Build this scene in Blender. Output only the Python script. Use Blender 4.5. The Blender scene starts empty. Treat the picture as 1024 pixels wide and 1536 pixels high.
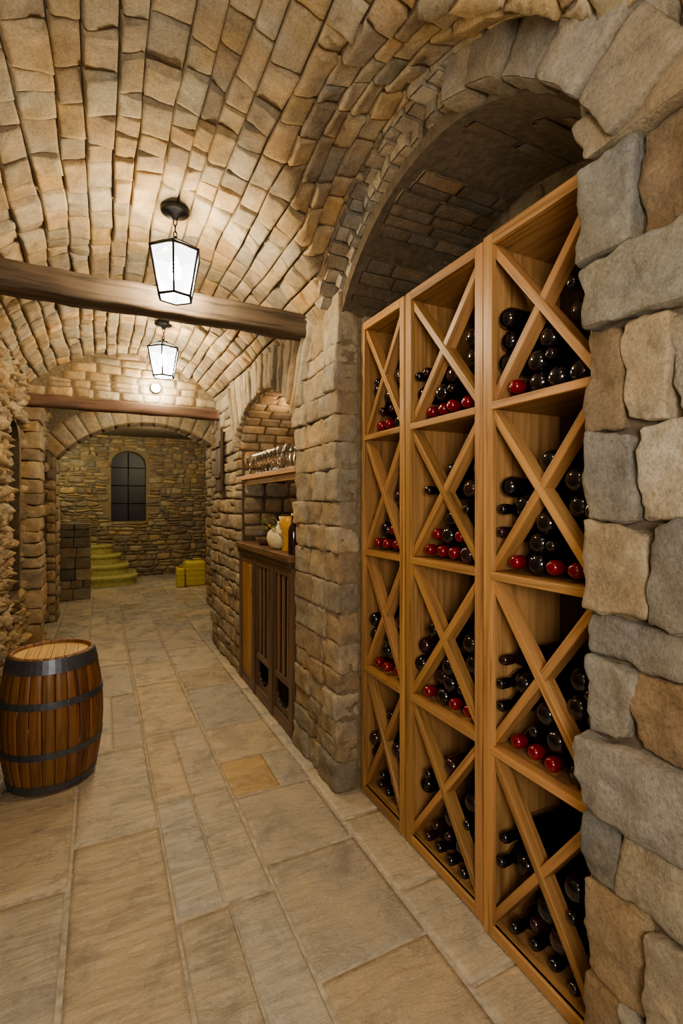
import bpy, math, random
from mathutils import Vector, noise
RND = random.Random(7)
scene = bpy.context.scene
U = RND.uniform

# ------------------------------------------------------------------ materials
def new_mat(name):
    m = bpy.data.materials.new(name); m.use_nodes = True
    nt = m.node_tree
    for n in list(nt.nodes):
        nt.nodes.remove(n)
    out = nt.nodes.new('ShaderNodeOutputMaterial')
    b = nt.nodes.new('ShaderNodeBsdfPrincipled')
    nt.links.new(b.outputs[0], out.inputs[0])
    return m, nt, b, out
def N(nt, t, **kw):
    n = nt.nodes.new(t)
    for k, v in kw.items():
        if k.startswith('i_'):
            n.inputs[k[2:]].default_value = v
        else:
            setattr(n, k, v)
    return n
def mixmul(nt, a, b, fac=1.0, bt='MULTIPLY'):
    m = N(nt, 'ShaderNodeMix', data_type='RGBA', blend_type=bt)
    m.inputs[0].default_value = fac
    nt.links.new(a, m.inputs[6]); nt.links.new(b, m.inputs[7])
    return m.outputs[2]
def ramp(nt, src, stops):
    r = N(nt, 'ShaderNodeValToRGB')
    e = r.color_ramp.elements
    e[0].position, e[0].color = stops[0][0], (*stops[0][1], 1)
    e[1].position, e[1].color = stops[-1][0], (*stops[-1][1], 1)
    for p, c in stops[1:-1]:
        x = e.new(p); x.color = (*c, 1)
    nt.links.new(src, r.inputs[0])
    return r.outputs[0]
def g(v): return (v, v, v)

def mat_stone(name, bump=0.6, rough=0.85, scale=1.0, stain=(1.04, 0.90, 0.70), bdist=0.012, fine=0.72):
    m, nt, b, _ = new_mat(name)
    tc = N(nt, 'ShaderNodeTexCoord').outputs['Object']
    at = N(nt, 'ShaderNodeAttribute', attribute_name='Col')
    n1 = N(nt, 'ShaderNodeTexNoise', i_Scale=11*scale, i_Detail=8.0, i_Roughness=0.74, i_Distortion=0.4)
    n2 = N(nt, 'ShaderNodeTexNoise', i_Scale=130*scale, i_Detail=3.0, i_Roughness=0.7)
    n3 = N(nt, 'ShaderNodeTexNoise', i_Scale=4.5*scale, i_Detail=4.0)
    for n in (n1, n2, n3): nt.links.new(tc, n.inputs['Vector'])
    c = mixmul(nt, at.outputs['Color'], ramp(nt, n1.outputs[0], [(0.28, g(0.5)), (0.42, g(0.86)), (0.55, g(1.05)), (0.74, g(1.4))]))
    c = mixmul(nt, c, ramp(nt, n2.outputs[0], [(0.3, g(fine)), (0.5, g(1.0)), (0.7, g(1.15))]))
    c = mixmul(nt, c, ramp(nt, n3.outputs[0], [(0.4, g(1.0)), (0.62, stain)]))
    nt.links.new(c, b.inputs['Base Color'])
    b.inputs['Roughness'].default_value = rough
    n4 = N(nt, 'ShaderNodeTexNoise', i_Scale=26*scale, i_Detail=9.0, i_Roughness=0.74)
    nt.links.new(tc, n4.inputs['Vector'])
    bp = N(nt, 'ShaderNodeBump', i_Strength=bump, i_Distance=bdist)
    nt.links.new(n4.outputs[0], bp.inputs['Height'])
    nt.links.new(bp.outputs[0], b.inputs['Normal'])
    return m

def mat_mortar(name, col, rough=0.95):
    m, nt, b, _ = new_mat(name)
    tc = N(nt, 'ShaderNodeTexCoord').outputs['Object']
    n1 = N(nt, 'ShaderNodeTexNoise', i_Scale=30.0, i_Detail=6.0)
    nt.links.new(tc, n1.inputs['Vector'])
    c = ramp(nt, n1.outputs[0], [(0.3, tuple(x*0.7 for x in col)), (0.7, tuple(x*1.2 for x in col))])
    nt.links.new(c, b.inputs['Base Color'])
    b.inputs['Roughness'].default_value = rough
    bp = N(nt, 'ShaderNodeBump', i_Strength=0.6, i_Distance=0.01)
    nt.links.new(n1.outputs[0], bp.inputs['Height'])
    nt.links.new(bp.outputs[0], b.inputs['Normal'])
    return m

def mat_floor(name):
    m, nt, b, _ = new_mat(name)
    tc = N(nt, 'ShaderNodeTexCoord').outputs['Object']
    at = N(nt, 'ShaderNodeAttribute', attribute_name='Col')
    n1 = N(nt, 'ShaderNodeTexNoise', i_Scale=4.5, i_Detail=9.0, i_Roughness=0.66, i_Distortion=0.5)
    n2 = N(nt, 'ShaderNodeTexNoise', i_Scale=90.0, i_Detail=5.0, i_Roughness=0.7)
    mp = N(nt, 'ShaderNodeMapping'); mp.inputs['Rotation'].default_value = (0, 0, 0.75); mp.inputs['Scale'].default_value = (7, 26, 9)
    nt.links.new(tc, mp.inputs['Vector'])
    n3 = N(nt, 'ShaderNodeTexNoise', i_Scale=1.0, i_Detail=7.0, i_Roughness=0.65, i_Distortion=1.4)
    nt.links.new(mp.outputs[0], n3.inputs['Vector'])
    for n in (n1, n2): nt.links.new(tc, n.inputs['Vector'])
    c = mixmul(nt, at.outputs['Color'], ramp(nt, n1.outputs[0], [(0.3, (0.66, 0.68, 0.70)), (0.45, g(0.93)), (0.55, (1.04, 1.02, .98)), (0.72, (1.24, 1.15, 0.98))]))
    c = mixmul(nt, c, ramp(nt, n2.outputs[0], [(0.3, g(0.84)), (0.7, g(1.1))]))
    nt.links.new(c, b.inputs['Base Color'])
    r = ramp(nt, n1.outputs[0], [(0.35, g(0.20)), (0.7, g(0.42))])
    nt.links.new(r, b.inputs['Roughness'])
    ad = N(nt, 'ShaderNodeMath', operation='MULTIPLY_ADD'); ad.inputs[1].default_value = 0.15
    nt.links.new(n2.outputs[0], ad.inputs[0]); nt.links.new(n3.outputs[0], ad.inputs[2])
    bp = N(nt, 'ShaderNodeBump', i_Strength=0.9, i_Distance=0.010)
    nt.links.new(ad.outputs[0], bp.inputs['Height'])
    nt.links.new(bp.outputs[0], b.inputs['Normal'])
    return m

def mat_wood(name, col, rough=0.5, contrast=0.5, sc=(1.5, 45, 45), bump=0.15):
    m, nt, b, _ = new_mat(name)
    at = N(nt, 'ShaderNodeAttribute', attribute_name='bco')
    ac = N(nt, 'ShaderNodeAttribute', attribute_name='Col')
    mp = N(nt, 'ShaderNodeMapping'); mp.inputs['Scale'].default_value = sc
    nt.links.new(at.outputs['Vector'], mp.inputs['Vector'])
    n1 = N(nt, 'ShaderNodeTexNoise', i_Scale=1.0, i_Detail=6.0, i_Roughness=0.62, i_Distortion=0.8)
    nt.links.new(mp.outputs[0], n1.inputs['Vector'])
    d = tuple(x*(1-contrast) for x in col); l = tuple(min(1, x*(1+contrast*0.5)) for x in col)
    c = ramp(nt, n1.outputs[0], [(0.32, d), (0.5, col), (0.72, l)])
    c = mixmul(nt, c, ac.outputs['Color'])
    nt.links.new(c, b.inputs['Base Color'])
    b.inputs['Roughness'].default_value = rough
    bp = N(nt, 'ShaderNodeBump', i_Strength=bump, i_Distance=0.004)
    nt.links.new(n1.outputs[0], bp.inputs['Height'])
    nt.links.new(bp.outputs[0], b.inputs['Normal'])
    return m

def mat_plain(name, col, rough=0.4, metal=0.0, noise_amt=0.15, scale=30, **extra):
    m, nt, b, _ = new_mat(name)
    tc = N(nt, 'ShaderNodeTexCoord').outputs['Object']
    n1 = N(nt, 'ShaderNodeTexNoise', i_Scale=float(scale), i_Detail=4.0)
    nt.links.new(tc, n1.inputs['Vector'])
    c = ramp(nt, n1.outputs[0], [(0.3, tuple(x*(1-noise_amt) for x in col)), (0.7, tuple(min(1, x*(1+noise_amt)) for x in col))])
    nt.links.new(c, b.inputs['Base Color'])
    b.inputs['Roughness'].default_value = rough
    b.inputs['Metallic'].default_value = metal
    for k, v in extra.items():
        b.inputs[k.replace('_', ' ')].default_value = v
    return m

def mat_emit(name, col, strength):
    m, nt, b, out = new_mat(name)
    b.inputs['Base Color'].default_value = (*col, 1)
    b.inputs['Emission Color'].default_value = (*col, 1)
    b.inputs['Emission Strength'].default_value = strength
    return m
def mat_lampglass(name, col, strength, transp=0.6):
    m, nt, b, out = new_mat(name)
    nt.nodes.remove(b)
    e = N(nt, 'ShaderNodeEmission'); e.inputs[0].default_value = (*col, 1); e.inputs[1].default_value = strength
    t = N(nt, 'ShaderNodeBsdfTransparent')
    gl = N(nt, 'ShaderNodeBsdfGlossy'); gl.inputs['Roughness'].default_value = 0.15
    mx = N(nt, 'ShaderNodeMixShader'); mx.inputs[0].default_value = transp
    nt.links.new(e.outputs[0], mx.inputs[1]); nt.links.new(t.outputs[0], mx.inputs[2])
    mx2 = N(nt, 'ShaderNodeMixShader'); mx2.inputs[0].default_value = 0.08
    nt.links.new(mx.outputs[0], mx2.inputs[1]); nt.links.new(gl.outputs[0], mx2.inputs[2])
    nt.links.new(mx2.outputs[0], out.inputs[0])
    return m
def mat_glass(name, col=(1, 1, 1), rough=0.02):
    m, nt, b, out = new_mat(name)
    nt.nodes.remove(b)
    t = N(nt, 'ShaderNodeBsdfTransparent'); t.inputs[0].default_value = (0.9*col[0], 0.93*col[1], 0.93*col[2], 1)
    gl = N(nt, 'ShaderNodeBsdfGlossy'); gl.inputs['Roughness'].default_value = rough
    fr = N(nt, 'ShaderNodeLayerWeight'); fr.inputs[0].default_value = 0.5
    mx = N(nt, 'ShaderNodeMixShader')
    nt.links.new(fr.outputs['Facing'], mx.inputs[0])
    nt.links.new(t.outputs[0], mx.inputs[1]); nt.links.new(gl.outputs[0], mx.inputs[2])
    nt.links.new(mx.outputs[0], out.inputs[0])
    return m

M_VAULT = mat_stone('vault_brick_stone', 0.8)
M_STONE = mat_stone('rubble_stone', 0.9, bdist=0.018)
M_GRAY = mat_stone('fieldstone', 0.95, scale=0.9, bdist=0.016, stain=(1.0, .90, .74))
M_MORT = mat_mortar('mortar_dark', (0.13, 0.10, 0.065))
M_MORTL = mat_mortar('mortar_tan', (0.24, 0.19, 0.12))
M_FLOOR = mat_floor('flagstone')
M_GROUT = mat_mortar('floor_grout', (0.47, 0.41, 0.32))
M_OAK = mat_wood('rack_oak', (0.42, 0.235, 0.098), 0.4, 0.48, (1.5, 40, 40))
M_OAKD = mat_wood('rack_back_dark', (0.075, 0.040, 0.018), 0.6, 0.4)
M_BEAM = mat_wood('old_beam', (0.105, 0.075, 0.050), 0.8, 0.65, (2.0, 30, 30), 0.7)
M_BEAM2 = mat_wood('reddish_beam', (0.17, 0.10, 0.068), 0.7, 0.4, (2.0, 30, 30), 0.4)
M_CAB = mat_wood('dark_walnut', (0.135, 0.080, 0.048), 0.38, 0.55)
M_CABL = mat_wood('orange_wood', (0.44, 0.23, 0.085), 0.4, 0.45)
M_BARREL = mat_wood('barrel_oak', (0.21, 0.100, 0.038), 0.38, 0.6, (2.5, 35, 35), 0.3)
M_HEAD = mat_wood('barrel_head_oak', (0.64, 0.42, 0.18), 0.5, 0.35)
M_HOOP = mat_plain('hoop_steel', (0.13, 0.14, 0.165), 0.4, 0.6)
M_IRON = mat_plain('black_iron', (0.02, 0.02, 0.02), 0.45, 0.5)
M_BOTTLE = mat_plain('dark_bottle_glass', (0.008, 0.006, 0.008), 0.09, 0.0, Coat_Weight=0.7, Coat_Roughness=0.05)
M_BOTTLE2 = mat_plain('plum_bottle_glass', (0.030, 0.010, 0.012), 0.11, 0.0, Coat_Weight=0.7, Coat_Roughness=0.06)
M_RED = mat_plain('red_foil', (0.20, 0.003, 0.012), 0.22, 0.1, Coat_Weight=0.6)
M_BLACKF = mat_plain('black_foil', (0.015, 0.012, 0.014), 0.3, 0.2)
M_GLASS = mat_glass('clear_glass')
M_LGLASS = mat_lampglass('lantern_glass', (0.95, 0.97, 1.0), 9.0, 0.6)
M_LROOF = mat_lampglass('lantern_roof_glass', (0.93, 0.96, 1.0), 1.2, 0.75)
M_BULB = mat_emit('bulb', (1.0, 0.93, 0.8), 110)
M_SPOT = mat_emit('amber_spot', (1.0, 0.35, 0.08), 30)
M_YEL = mat_plain('yellow_plastic', (0.64, 0.52, 0.11), 0.45)
M_STEPLIT = mat_mortar('yellow_lit_step', (0.46, 0.42, 0.17))  # yellow-green cast of the light is put into the step colour
M_CREAM = mat_plain('cream_gourd', (0.72, 0.62, 0.38), 0.4)
M_LEAF = mat_plain('dry_leaf', (0.16, 0.2, 0.05), 0.7)
M_AMBER = mat_plain('amber_ceramic', (0.60, 0.32, 0.05), 0.35)
M_DARK = mat_plain('dark_void', (0.012, 0.014, 0.014), 0.45)

# ------------------------------------------------------------------ mesh builder
class MB:
    def __init__(s):
        s.v = []; s.c = []; s.b = []; s.f = []; s.m = []; s.sm = []; s.mats = []
    def mi(s, mat):
        if mat not in s.mats: s.mats.append(mat)
        return s.mats.index(mat)
    def add(s, p, col=(1, 1, 1), b=(0, 0, 0)):
        s.v.append(tuple(p)); s.c.append((*col, 1)); s.b.append(tuple(b)); return len(s.v)-1
    def face(s, idx, mat, smooth=False):
        s.f.append(tuple(idx)); s.m.append(s.mi(mat)); s.sm.append(smooth)
    def quad(s, pts, mat, col=(1, 1, 1), smooth=False):
        s.face([s.add(p, col, p) for p in pts], mat, smooth)
    def build(s, name, parent=None, bevel=0):
        me = bpy.data.meshes.new(name)
        me.from_pydata(s.v, [], s.f)
        for m in s.mats: me.materials.append(m)
        me.polygons.foreach_set('material_index', s.m)
        me.polygons.foreach_set('use_smooth', s.sm)
        a = me.color_attributes.new('Col', 'FLOAT_COLOR', 'POINT')
        a.data.foreach_set('color', [x for c in s.c for x in c])
        a = me.attributes.new('bco', 'FLOAT_VECTOR', 'POINT')
        a.data.foreach_set('vector', [x for c in s.b for x in c])
        me.update()
        ob = bpy.data.objects.new(name, me)
        scene.collection.objects.link(ob)
        if parent: ob.parent = parent
        if bevel:
            md = ob.modifiers.new('bevel', 'BEVEL'); md.width = bevel; md.segments = 2; md.limit_method = 'ANGLE'
        return ob

def vary(col, a=0.18, warm=0.07):
    k = 1+U(-a, a); w = U(-warm, warm)
    return (max(0, col[0]*k*(1+w)), max(0, col[1]*k), max(0, col[2]*k*(1-w)))
def D(cols, k, cool=1.0):
    return [(c[0]*k/cool, c[1]*k, c[2]*k*cool) for c in cols]

G8 = [-1, -.93, -.72, -.36, 0, .36, .72, .93, 1]
G6 = [-1, -.88, -.45, 0, .45, .88, 1]
G12 = [-1, -.97, -.88, -.7, -.5, -.25, 0, .25, .5, .7, .88, .97, 1]
G16 = [-1, -.975, -.93, -.86, -.74, -.6, -.45, -.3, -.15, 0, .15, .3, .45, .6, .74, .86, .93, .975, 1]

def pillow(mb, M, quad, depth, r, amp, col, mat, G=G8, k=0.35, freq=14, tilt=0.0, gap=0.004):
    (a, b, c, d) = [Vector(q) for q in quad]
    cen = (a+b+c+d)/4
    def shr(p):
        dv = p-cen; L = dv.length
        return cen+dv*max(0.2, (L-gap*1.4)/L)
    a, b, c, d = map(shr, (a, b, c, d))
    su = (((b-a).length+(c-d).length)/2)/2; sv = (((d-a).length+(c-b).length)/2)/2
    sd = Vector((U(-50, 50), U(-50, 50), U(-50, 50)))
    tu = U(-tilt, tilt); tv = U(-tilt, tilt)
    idx = []
    for t in G:
        row = []
        for s in G:
            s2 = s*math.sqrt(1-k*t*t/2); t2 = t*math.sqrt(1-k*s*s/2)
            x = (s2+1)/2; y = (t2+1)/2
            p = (a*(1-x)+b*x)*(1-y)+(d*(1-x)+c*x)*y
            e = min((1-abs(s))*su, (1-abs(t))*sv)
            q = min(e/r, 1.0)
            h = depth*math.sqrt(max(0, 1-(1-q)**2))
            if e <= 0: h = -0.012
            else:
                nz = noise.fractal(Vector((p.x*freq, p.y*freq, 0))+sd, 1.0, 2.0, 4)
                h += amp*nz*q + (tu*s+tv*t)*q
            w = M(p.x, p.y, h)
            row.append(mb.add(w, col, w))
        idx.append(row)
    n = len(G)
    for j in range(n-1):
        for i in range(n-1):
            mb.face((idx[j][i], idx[j][i+1], idx[j+1][i+1], idx[j+1][i]), mat, True)

def block(mb, M, lo, hi, r, amp, col, mat, G=G6, freq=12, skew=0.0, lift=0.0):
    lo = Vector(lo); hi = Vector(hi); cen = (lo+hi)/2; hf = (hi-lo)/2
    r = min(r, min(hf)*0.9)
    sd = Vector((U(-50, 50), U(-50, 50), U(-50, 50)))
    sk = [U(-skew, skew) for _ in range(6)]
    n = len(G); cache = {}
    def vert(i, j, k):
        key = (i, j, k)
        if key in cache: return cache[key]
        g_ = Vector((G[i], G[j], G[k]))
        p = Vector((g_.x*hf.x, g_.y*hf.y, g_.z*hf.z))
        inn = Vector([max(-(hf[a]-r), min(hf[a]-r, p[a])) for a in range(3)])
        dv = p-inn
        if dv.length > 1e-9: dv = dv.normalized()*r
        q = inn+dv
        q.x += sk[0]*g_.y*hf.x + sk[1]*g_.y*g_.x*hf.x
        q.y += sk[2]*g_.x*hf.y + sk[3]*g_.x*g_.y*hf.y
        q.z += (sk[4]*g_.x+sk[5]*g_.y)*hf.z*.6
        nz = noise.fractal(q*freq+sd, 0.9, 2.0, 5)
        od = Vector((g_.x, g_.y, g_.z)).normalized()
        q += od*(nz+lift)*amp
        q += cen
        w = M(q.x, q.y, q.z)
        cache[key] = mb.add(w, col, w)
        return cache[key]
    for ax in range(3):
        for side in (0, n-1):
            for i in range(n-1):
                for j in range(n-1):
                    def k3(a, b):
                        l = [a, b]; l.insert(ax, side); return vert(*l)
                    f = [k3(i, j), k3(i+1, j), k3(i+1, j+1), k3(i, j+1)]
                    mb.face(f, mat, True)

def rubble(mb, M, u0, u1, v0, v1, hr, wr, depth, amp, cols, mat, keep=None, G=G6, r=0.02, tilt=0.004, k=0.45, gap=0.004, wob=0.012, split=0.15, freq=14):
    v = v0
    def B(u, vv):
        if vv <= v0+1e-6 or vv >= v1-1e-6: return vv
        return vv + wob*noise.noise(Vector((u*4.0, vv*7.3, 3.1)))*2
    while v < v1-1e-6:
        h = U(*hr)
        if v+h > v1-hr[0]*0.6: h = v1-v
        u = u0
        while u < u1-1e-6:
            w = U(*wr)
            if u+w > u1-wr[0]*0.6: w = u1-u
            ua = u; ub = u+w
            q = [(ua, B(ua, v)), (ub, B(ub, v)), (ub, B(ub, v+h)), (ua, B(ua, v+h))]
            ok = True
            if keep:
                cx, cy = u+w/2, v+h/2
                for (x, y) in q+[(cx, cy)]:
                    if not keep(cx+(x-cx)*0.85, cy+(y-cy)*0.85): ok = False; break
            if ok:
                qs = [q]
                if RND.random() < split and h > hr[0]*1.15:
                    m0 = U(.4, .6)
                    L = (ua, q[0][1]*(1-m0)+q[3][1]*m0); R = (ub, q[1][1]*(1-m0)+q[2][1]*m0)
                    qs = [[q[0], q[1], R, L], [L, R, q[2], q[3]]]
                for qq in qs:
                    q2 = [(x+U(-1, 1)*gap*0.8, y+U(-1, 1)*gap*0.8) for x, y in qq]
                    pillow(mb, M, q2, depth*U(.6, 1.3), r, amp, vary(RND.choice(cols)), mat, G, k=k*U(.6, 1.3), tilt=tilt, gap=gap, freq=freq)
            u += max(w, .02)
        v += max(h, .02)

def openwall(mb, M, u0, u1, v0, v1, ops, depth, mat, back=True, matin=None, jambs=True):
    matin = matin or mat
    br = {u0, u1}
    for (a, b, vb, zf) in ops:
        for i in range(29): br.add(a+(b-a)*i/28)
    us = sorted(br)
    for a, b in zip(us[:-1], us[1:]):
        mid = (a+b)/2; o = None
        for op in ops:
            if op[0] < mid < op[1]: o = op
        if o is None:
            mb.quad([M(a, v0, 0), M(b, v0, 0), M(b, v1, 0), M(a, v1, 0)], mat)
        else:
            za, zb = o[3](a), o[3](b)
            mb.quad([M(a, za, 0), M(b, zb, 0), M(b, v1, 0), M(a, v1, 0)], mat)
            mb.quad([M(a, za, 0), M(b, zb, 0), M(b, zb, -depth), M(a, za, -depth)], matin)
            if back: mb.quad([M(a, o[2], -depth), M(b, o[2], -depth), M(b, zb, -depth), M(a, za, -depth)], matin)
            if o[2] > v0:
                mb.quad([M(a, v0, 0), M(b, v0, 0), M(b, o[2], 0), M(a, o[2], 0)], mat)
                mb.quad([M(a, o[2], 0), M(b, o[2], 0), M(b, o[2], -depth), M(a, o[2], -depth)], matin)
    if jambs:
        for o in ops:
            for e in (o[0], o[1]):
                z = o[3](e)
                mb.quad([M(e, o[2], 0), M(e, z, 0), M(e, z, -depth), M(e, o[2], -depth)], matin)

def board(mb, A, B, W, T, mat, col=None):
    A = Vector(A); B = Vector(B); W = Vector(W); T = Vector(T)
    if col is None:
        k = U(.82, 1.18); col = (k, k*U(.96, 1.02), k*U(.92, 1.04))
    L = (B-A).length; s = U(0, 50)
    vs = []
    for (P, l) in ((A, 0), (B, L)):
        for a, b in ((-1, -1), (1, -1), (1, 1), (-1, 1)):
            vs.append(mb.add(P+W*a+T*b, col, (l+s, s+a*W.length, s*1.7+b*T.length)))
    for f in ((0, 1, 2, 3), (7, 6, 5, 4), (0, 4, 5, 1), (1, 5, 6, 2), (2, 6, 7, 3), (3, 7, 4, 0)):
        mb.face([vs[i] for i in f], mat)
def boxb(mb, lo, hi, mat, axis=2, col=None):
    lo = Vector(lo); hi = Vector(hi); c = (lo+hi)/2; h = (hi-lo)/2
    ax = [Vector((h.x, 0, 0)), Vector((0, h.y, 0)), Vector((0, 0, h.z))]
    a = ax.pop(axis)
    board(mb, c-a, c+a, ax[0], ax[1], mat, col)

def lathe(mb, O, axis, prof, mats, seg=20, col=(1, 1, 1), smooth=True):
    O = Vector(O); ax = Vector(axis).normalized()
    t = Vector((0, 0, 1)) if abs(ax.z) < 0.9 else Vector((1, 0, 0))
    e1 = ax.cross(t).normalized(); e2 = ax.cross(e1)
    rings = []
    for r, h in prof:
        if r < 1e-6:
            p = O+ax*h; rings.append([mb.add(p, col, p)])
        else:
            rr = []
            for i in range(seg):
                a = 2*math.pi*i/seg
                p = O+ax*h+(e1*math.cos(a)+e2*math.sin(a))*r
                rr.append(mb.add(p, col, (h, a*0.2, r)))
            rings.append(rr)
    for k in range(len(rings)-1):
        A, B = rings[k], rings[k+1]
        mt = mats[k] if isinstance(mats, list) else mats
        for i in range(seg):
            j = (i+1) % seg
            if len(A) == 1 and len(B) == 1: continue
            if len(A) == 1: mb.face((A[0], B[i], B[j]), mt, smooth)
            elif len(B) == 1: mb.face((A[i], B[0], A[j]), mt, smooth)
            else: mb.face((A[i], B[i], B[j], A[j]), mt, smooth)

def tube(mb, pts, r, mat, seg=8, closed=False):
    pts = [Vector(p) for p in pts]; n = len(pts); rings = []
    for i, p in enumerate(pts):
        d = (pts[(i+1) % n]-pts[i-1]) if (closed or 0 < i < n-1) else (pts[1]-pts[0] if i == 0 else pts[-1]-pts[-2])
        d.normalize()
        t = Vector((0, 0, 1)) if abs(d.z) < 0.9 else Vector((1, 0, 0))
        e1 = d.cross(t).normalized(); e2 = d.cross(e1)
        rings.append([mb.add(p+(e1*math.cos(2*math.pi*k/seg)+e2*math.sin(2*math.pi*k/seg))*r) for k in range(seg)])
    rng = range(n) if closed else range(n-1)
    for i in rng:
        A, B = rings[i], rings[(i+1) % n]
        for k in range(seg):
            mb.face((A[k], A[(k+1) % seg], B[(k+1) % seg], B[k]), mat, True)
    if not closed:
        mb.face(rings[0][::-1], mat); mb.face(rings[-1], mat)

def empty(name, loc=(0, 0, 0)):
    e = bpy.data.objects.new(name, None); e.empty_display_size = 0.1
    scene.collection.objects.link(e); return e
XYZ = lambda a, b, c: Vector((a, b, c))

# ------------------------------------------------------------------ dimensions
XR = 1.12; XL = -0.62
VC = 0.25; VR = 1.125; VZ = 2.95-1.125
AY = 1.5675; AZ = 1.984; AR = 0.876; AE = 1.045
Y_END = 5.2
def arch1(y):
    return AZ+math.sqrt(max(0, AR**2-(y-AY)**2))
N2C = 3.585; N2A = 0.685; N2B = 0.36; N2S = 1.97
def arch2(y):
    return N2S+N2B*math.sqrt(max(0, 1-((y-N2C)/N2A)**2))
def vz(x, y):
    z = VZ+math.sqrt(max(0.05, VR**2-(x-VC)**2))
    d = AE**2-(y-AY)**2
    if d > 0 and x > VC:
        z = max(z, AZ+math.sqrt(d)-0.25*(XR-x))
    return z
def M_vault(s, y, h):
    th = s/VR
    x = VC+VR*math.sin(th)
    e = 0.01
    fx = (vz(x+e, y)-vz(x-e, y))/(2*e); fy = (vz(x, y+e)-vz(x, y-e))/(2*e)
    n = Vector((fx, fy, -1)).normalized()
    return Vector((x, y, vz(x, y)+0.012))+n*h
M_right = lambda u, v, h: Vector((XR-h, u, v))
M_left = lambda u, v, h: Vector((XL+h, u, v))

# ------------------------------------------------------------------ ceiling (vault)
mb = MB()
smax = VR*math.asin(0.90/VR)
ns, ny = 44, 120
grid = [[mb.add(M_vault(-smax+2*smax*i/ns, -1.8+(Y_END+1.8)*j/ny, 0)) for i in range(ns+1)] for j in range(ny+1)]
for j in range(ny):
    for i in range(ns):
        mb.face((grid[j][i], grid[j][i+1], grid[j+1][i+1], grid[j+1][i]), M_MORT, True)
VCOLS = D([(0.50, 0.40, 0.26), (0.46, 0.37, 0.25), (0.53, 0.43, 0.29), (0.42, 0.34, 0.235), (0.50, 0.38, 0.22), (0.37, 0.305, 0.22)], .78, 1.02)
def BS(s, y):
    if abs(s) > smax-.03: return s
    return s+.020*noise.noise(Vector((s*9, y*1.7, 0)))+.009*noise.noise(Vector((s*30, y*9, 5)))
s = -smax
while s < smax-0.01:
    w = U(0.076, 0.120)
    if s+w > smax-0.05: w = smax-s
    y = -0.3-U(0, .15)
    while y < Y_END:
        l = U(0.09, 0.21)
        if y+l > Y_END-0.08: l = Y_END-y+0.02
        sk = U(-.012, .012)
        q = [(BS(s, y), y+sk), (BS(s+w, y), y-sk), (BS(s+w, y+l), y+l-sk), (BS(s, y+l), y+l+sk)]
        pillow(mb, M_vault, q, U(0.012, 0.034), 0.005, 0.007, vary(RND.choice(VCOLS), .18), M_VAULT, G8 if y < 3 else G6, k=0.03, tilt=0.010, gap=0.0018, freq=16)
        y += l
    s += w
mb.build('ceiling')

mb = MB()
boxb(mb, (-1.7, Y_END+0.26, 2.78), (2.2, 7.4, 2.9), M_MORT)
boxb(mb, (-1.8, 7.4, 2.88), (2.3, 11.3, 3.0), M_MORT)
mb.build('ceiling_far_room')

# ------------------------------------------------------------------ right wall, in sections
GC = D([(0.42, 0.395, 0.34), (0.38, 0.35, 0.295), (0.46, 0.42, 0.355), (0.33, 0.31, 0.275)], .74)
BC = D([(0.36, 0.265, 0.165), (0.42, 0.31, 0.19), (0.31, 0.235, 0.155)], .74)
TC = D([(0.54, 0.46, 0.34), (0.50, 0.425, 0.31)], .72)
rows = [(0.0, 0.17, [(.13, BC), (.2, GC), (.2, BC)]),
        (0.17, 0.33, [(.10, BC), (.13, GC), (.2, TC)]),
        (0.33, 0.565, [(.165, BC), (.16, TC), (.2, GC)]),
        (0.565, 0.74, [(.095, GC), (.18, TC), (.2, BC)]),
        (0.74, 0.935, [(.28, GC), (.2, TC)]),
        (0.935, 1.125, [(.125, GC), (.15, BC), (.2, TC)]),
        (1.125, 1.235, [(.30, GC), (.2, TC)]),
        (1.235, 1.45, [(.175, TC), (.17, GC), (.2, TC)]),
        (1.45, 1.67, [(.135, GC), (.17, TC), (.2, BC)]),
        (1.67, 1.925, [(.105, BC), (.11, TC), (.2, GC)]),
        (1.925, 2.095, [(.28, GC), (.2, TC)]),
        (2.095, 2.335, [(.145, GC), (.12, BC), (.2, GC)]),
        (2.335, 2.46, [(.30, TC), (.2, GC)]),
        (2.46, 2.64, [(.22, GC), (.2, GC), (.2, BC)])]
mb = MB()
openwall(mb, M_right, -1.8, 0.845, 0, 2.70, [], 0.55, M_MORT)
mb.quad([M_right(.845, 0, 0), M_right(.845, 2.48, 0), M_right(.845, 2.48, -.55), M_right(.845, 0, -.55)], M_MORT)
def M_p1(u, v, w_):
    sl = 0.09*noise.noise(Vector((v*1.9, 4.2, 0)))
    f = max(0, min(1, v/.2))
    return Vector((w_, u, v+sl*(u-.845)*2.2*f))
for z0, z1, st in rows:
    y = 0.850+U(-.010, .006)
    lst = list(st)
    while y > -0.5:
        if lst: w, cs = lst.pop(0)
        else: w, cs = U(.14, .26), RND.choice([GC, BC, TC])
        top = XR-U(.015, .06)
        halves = [(z0, z1)]
        if w < .16 and z1-z0 > .2 and RND.random() < .4 and y < .8:
            zm = z0+(z1-z0)*U(.4, .6); halves = [(z0, zm), (zm, z1)]
        for a, b in halves:
            block(mb, M_p1, (y-w+.003, a+.003, top), (y-.003, b-.003, XR+.10), .012, .018,
                  vary(RND.choice(cs), .18, .05), M_GRAY, G16, freq=10, skew=.09)
        y -= w
mb.build('wall_right_near_pier')

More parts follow.
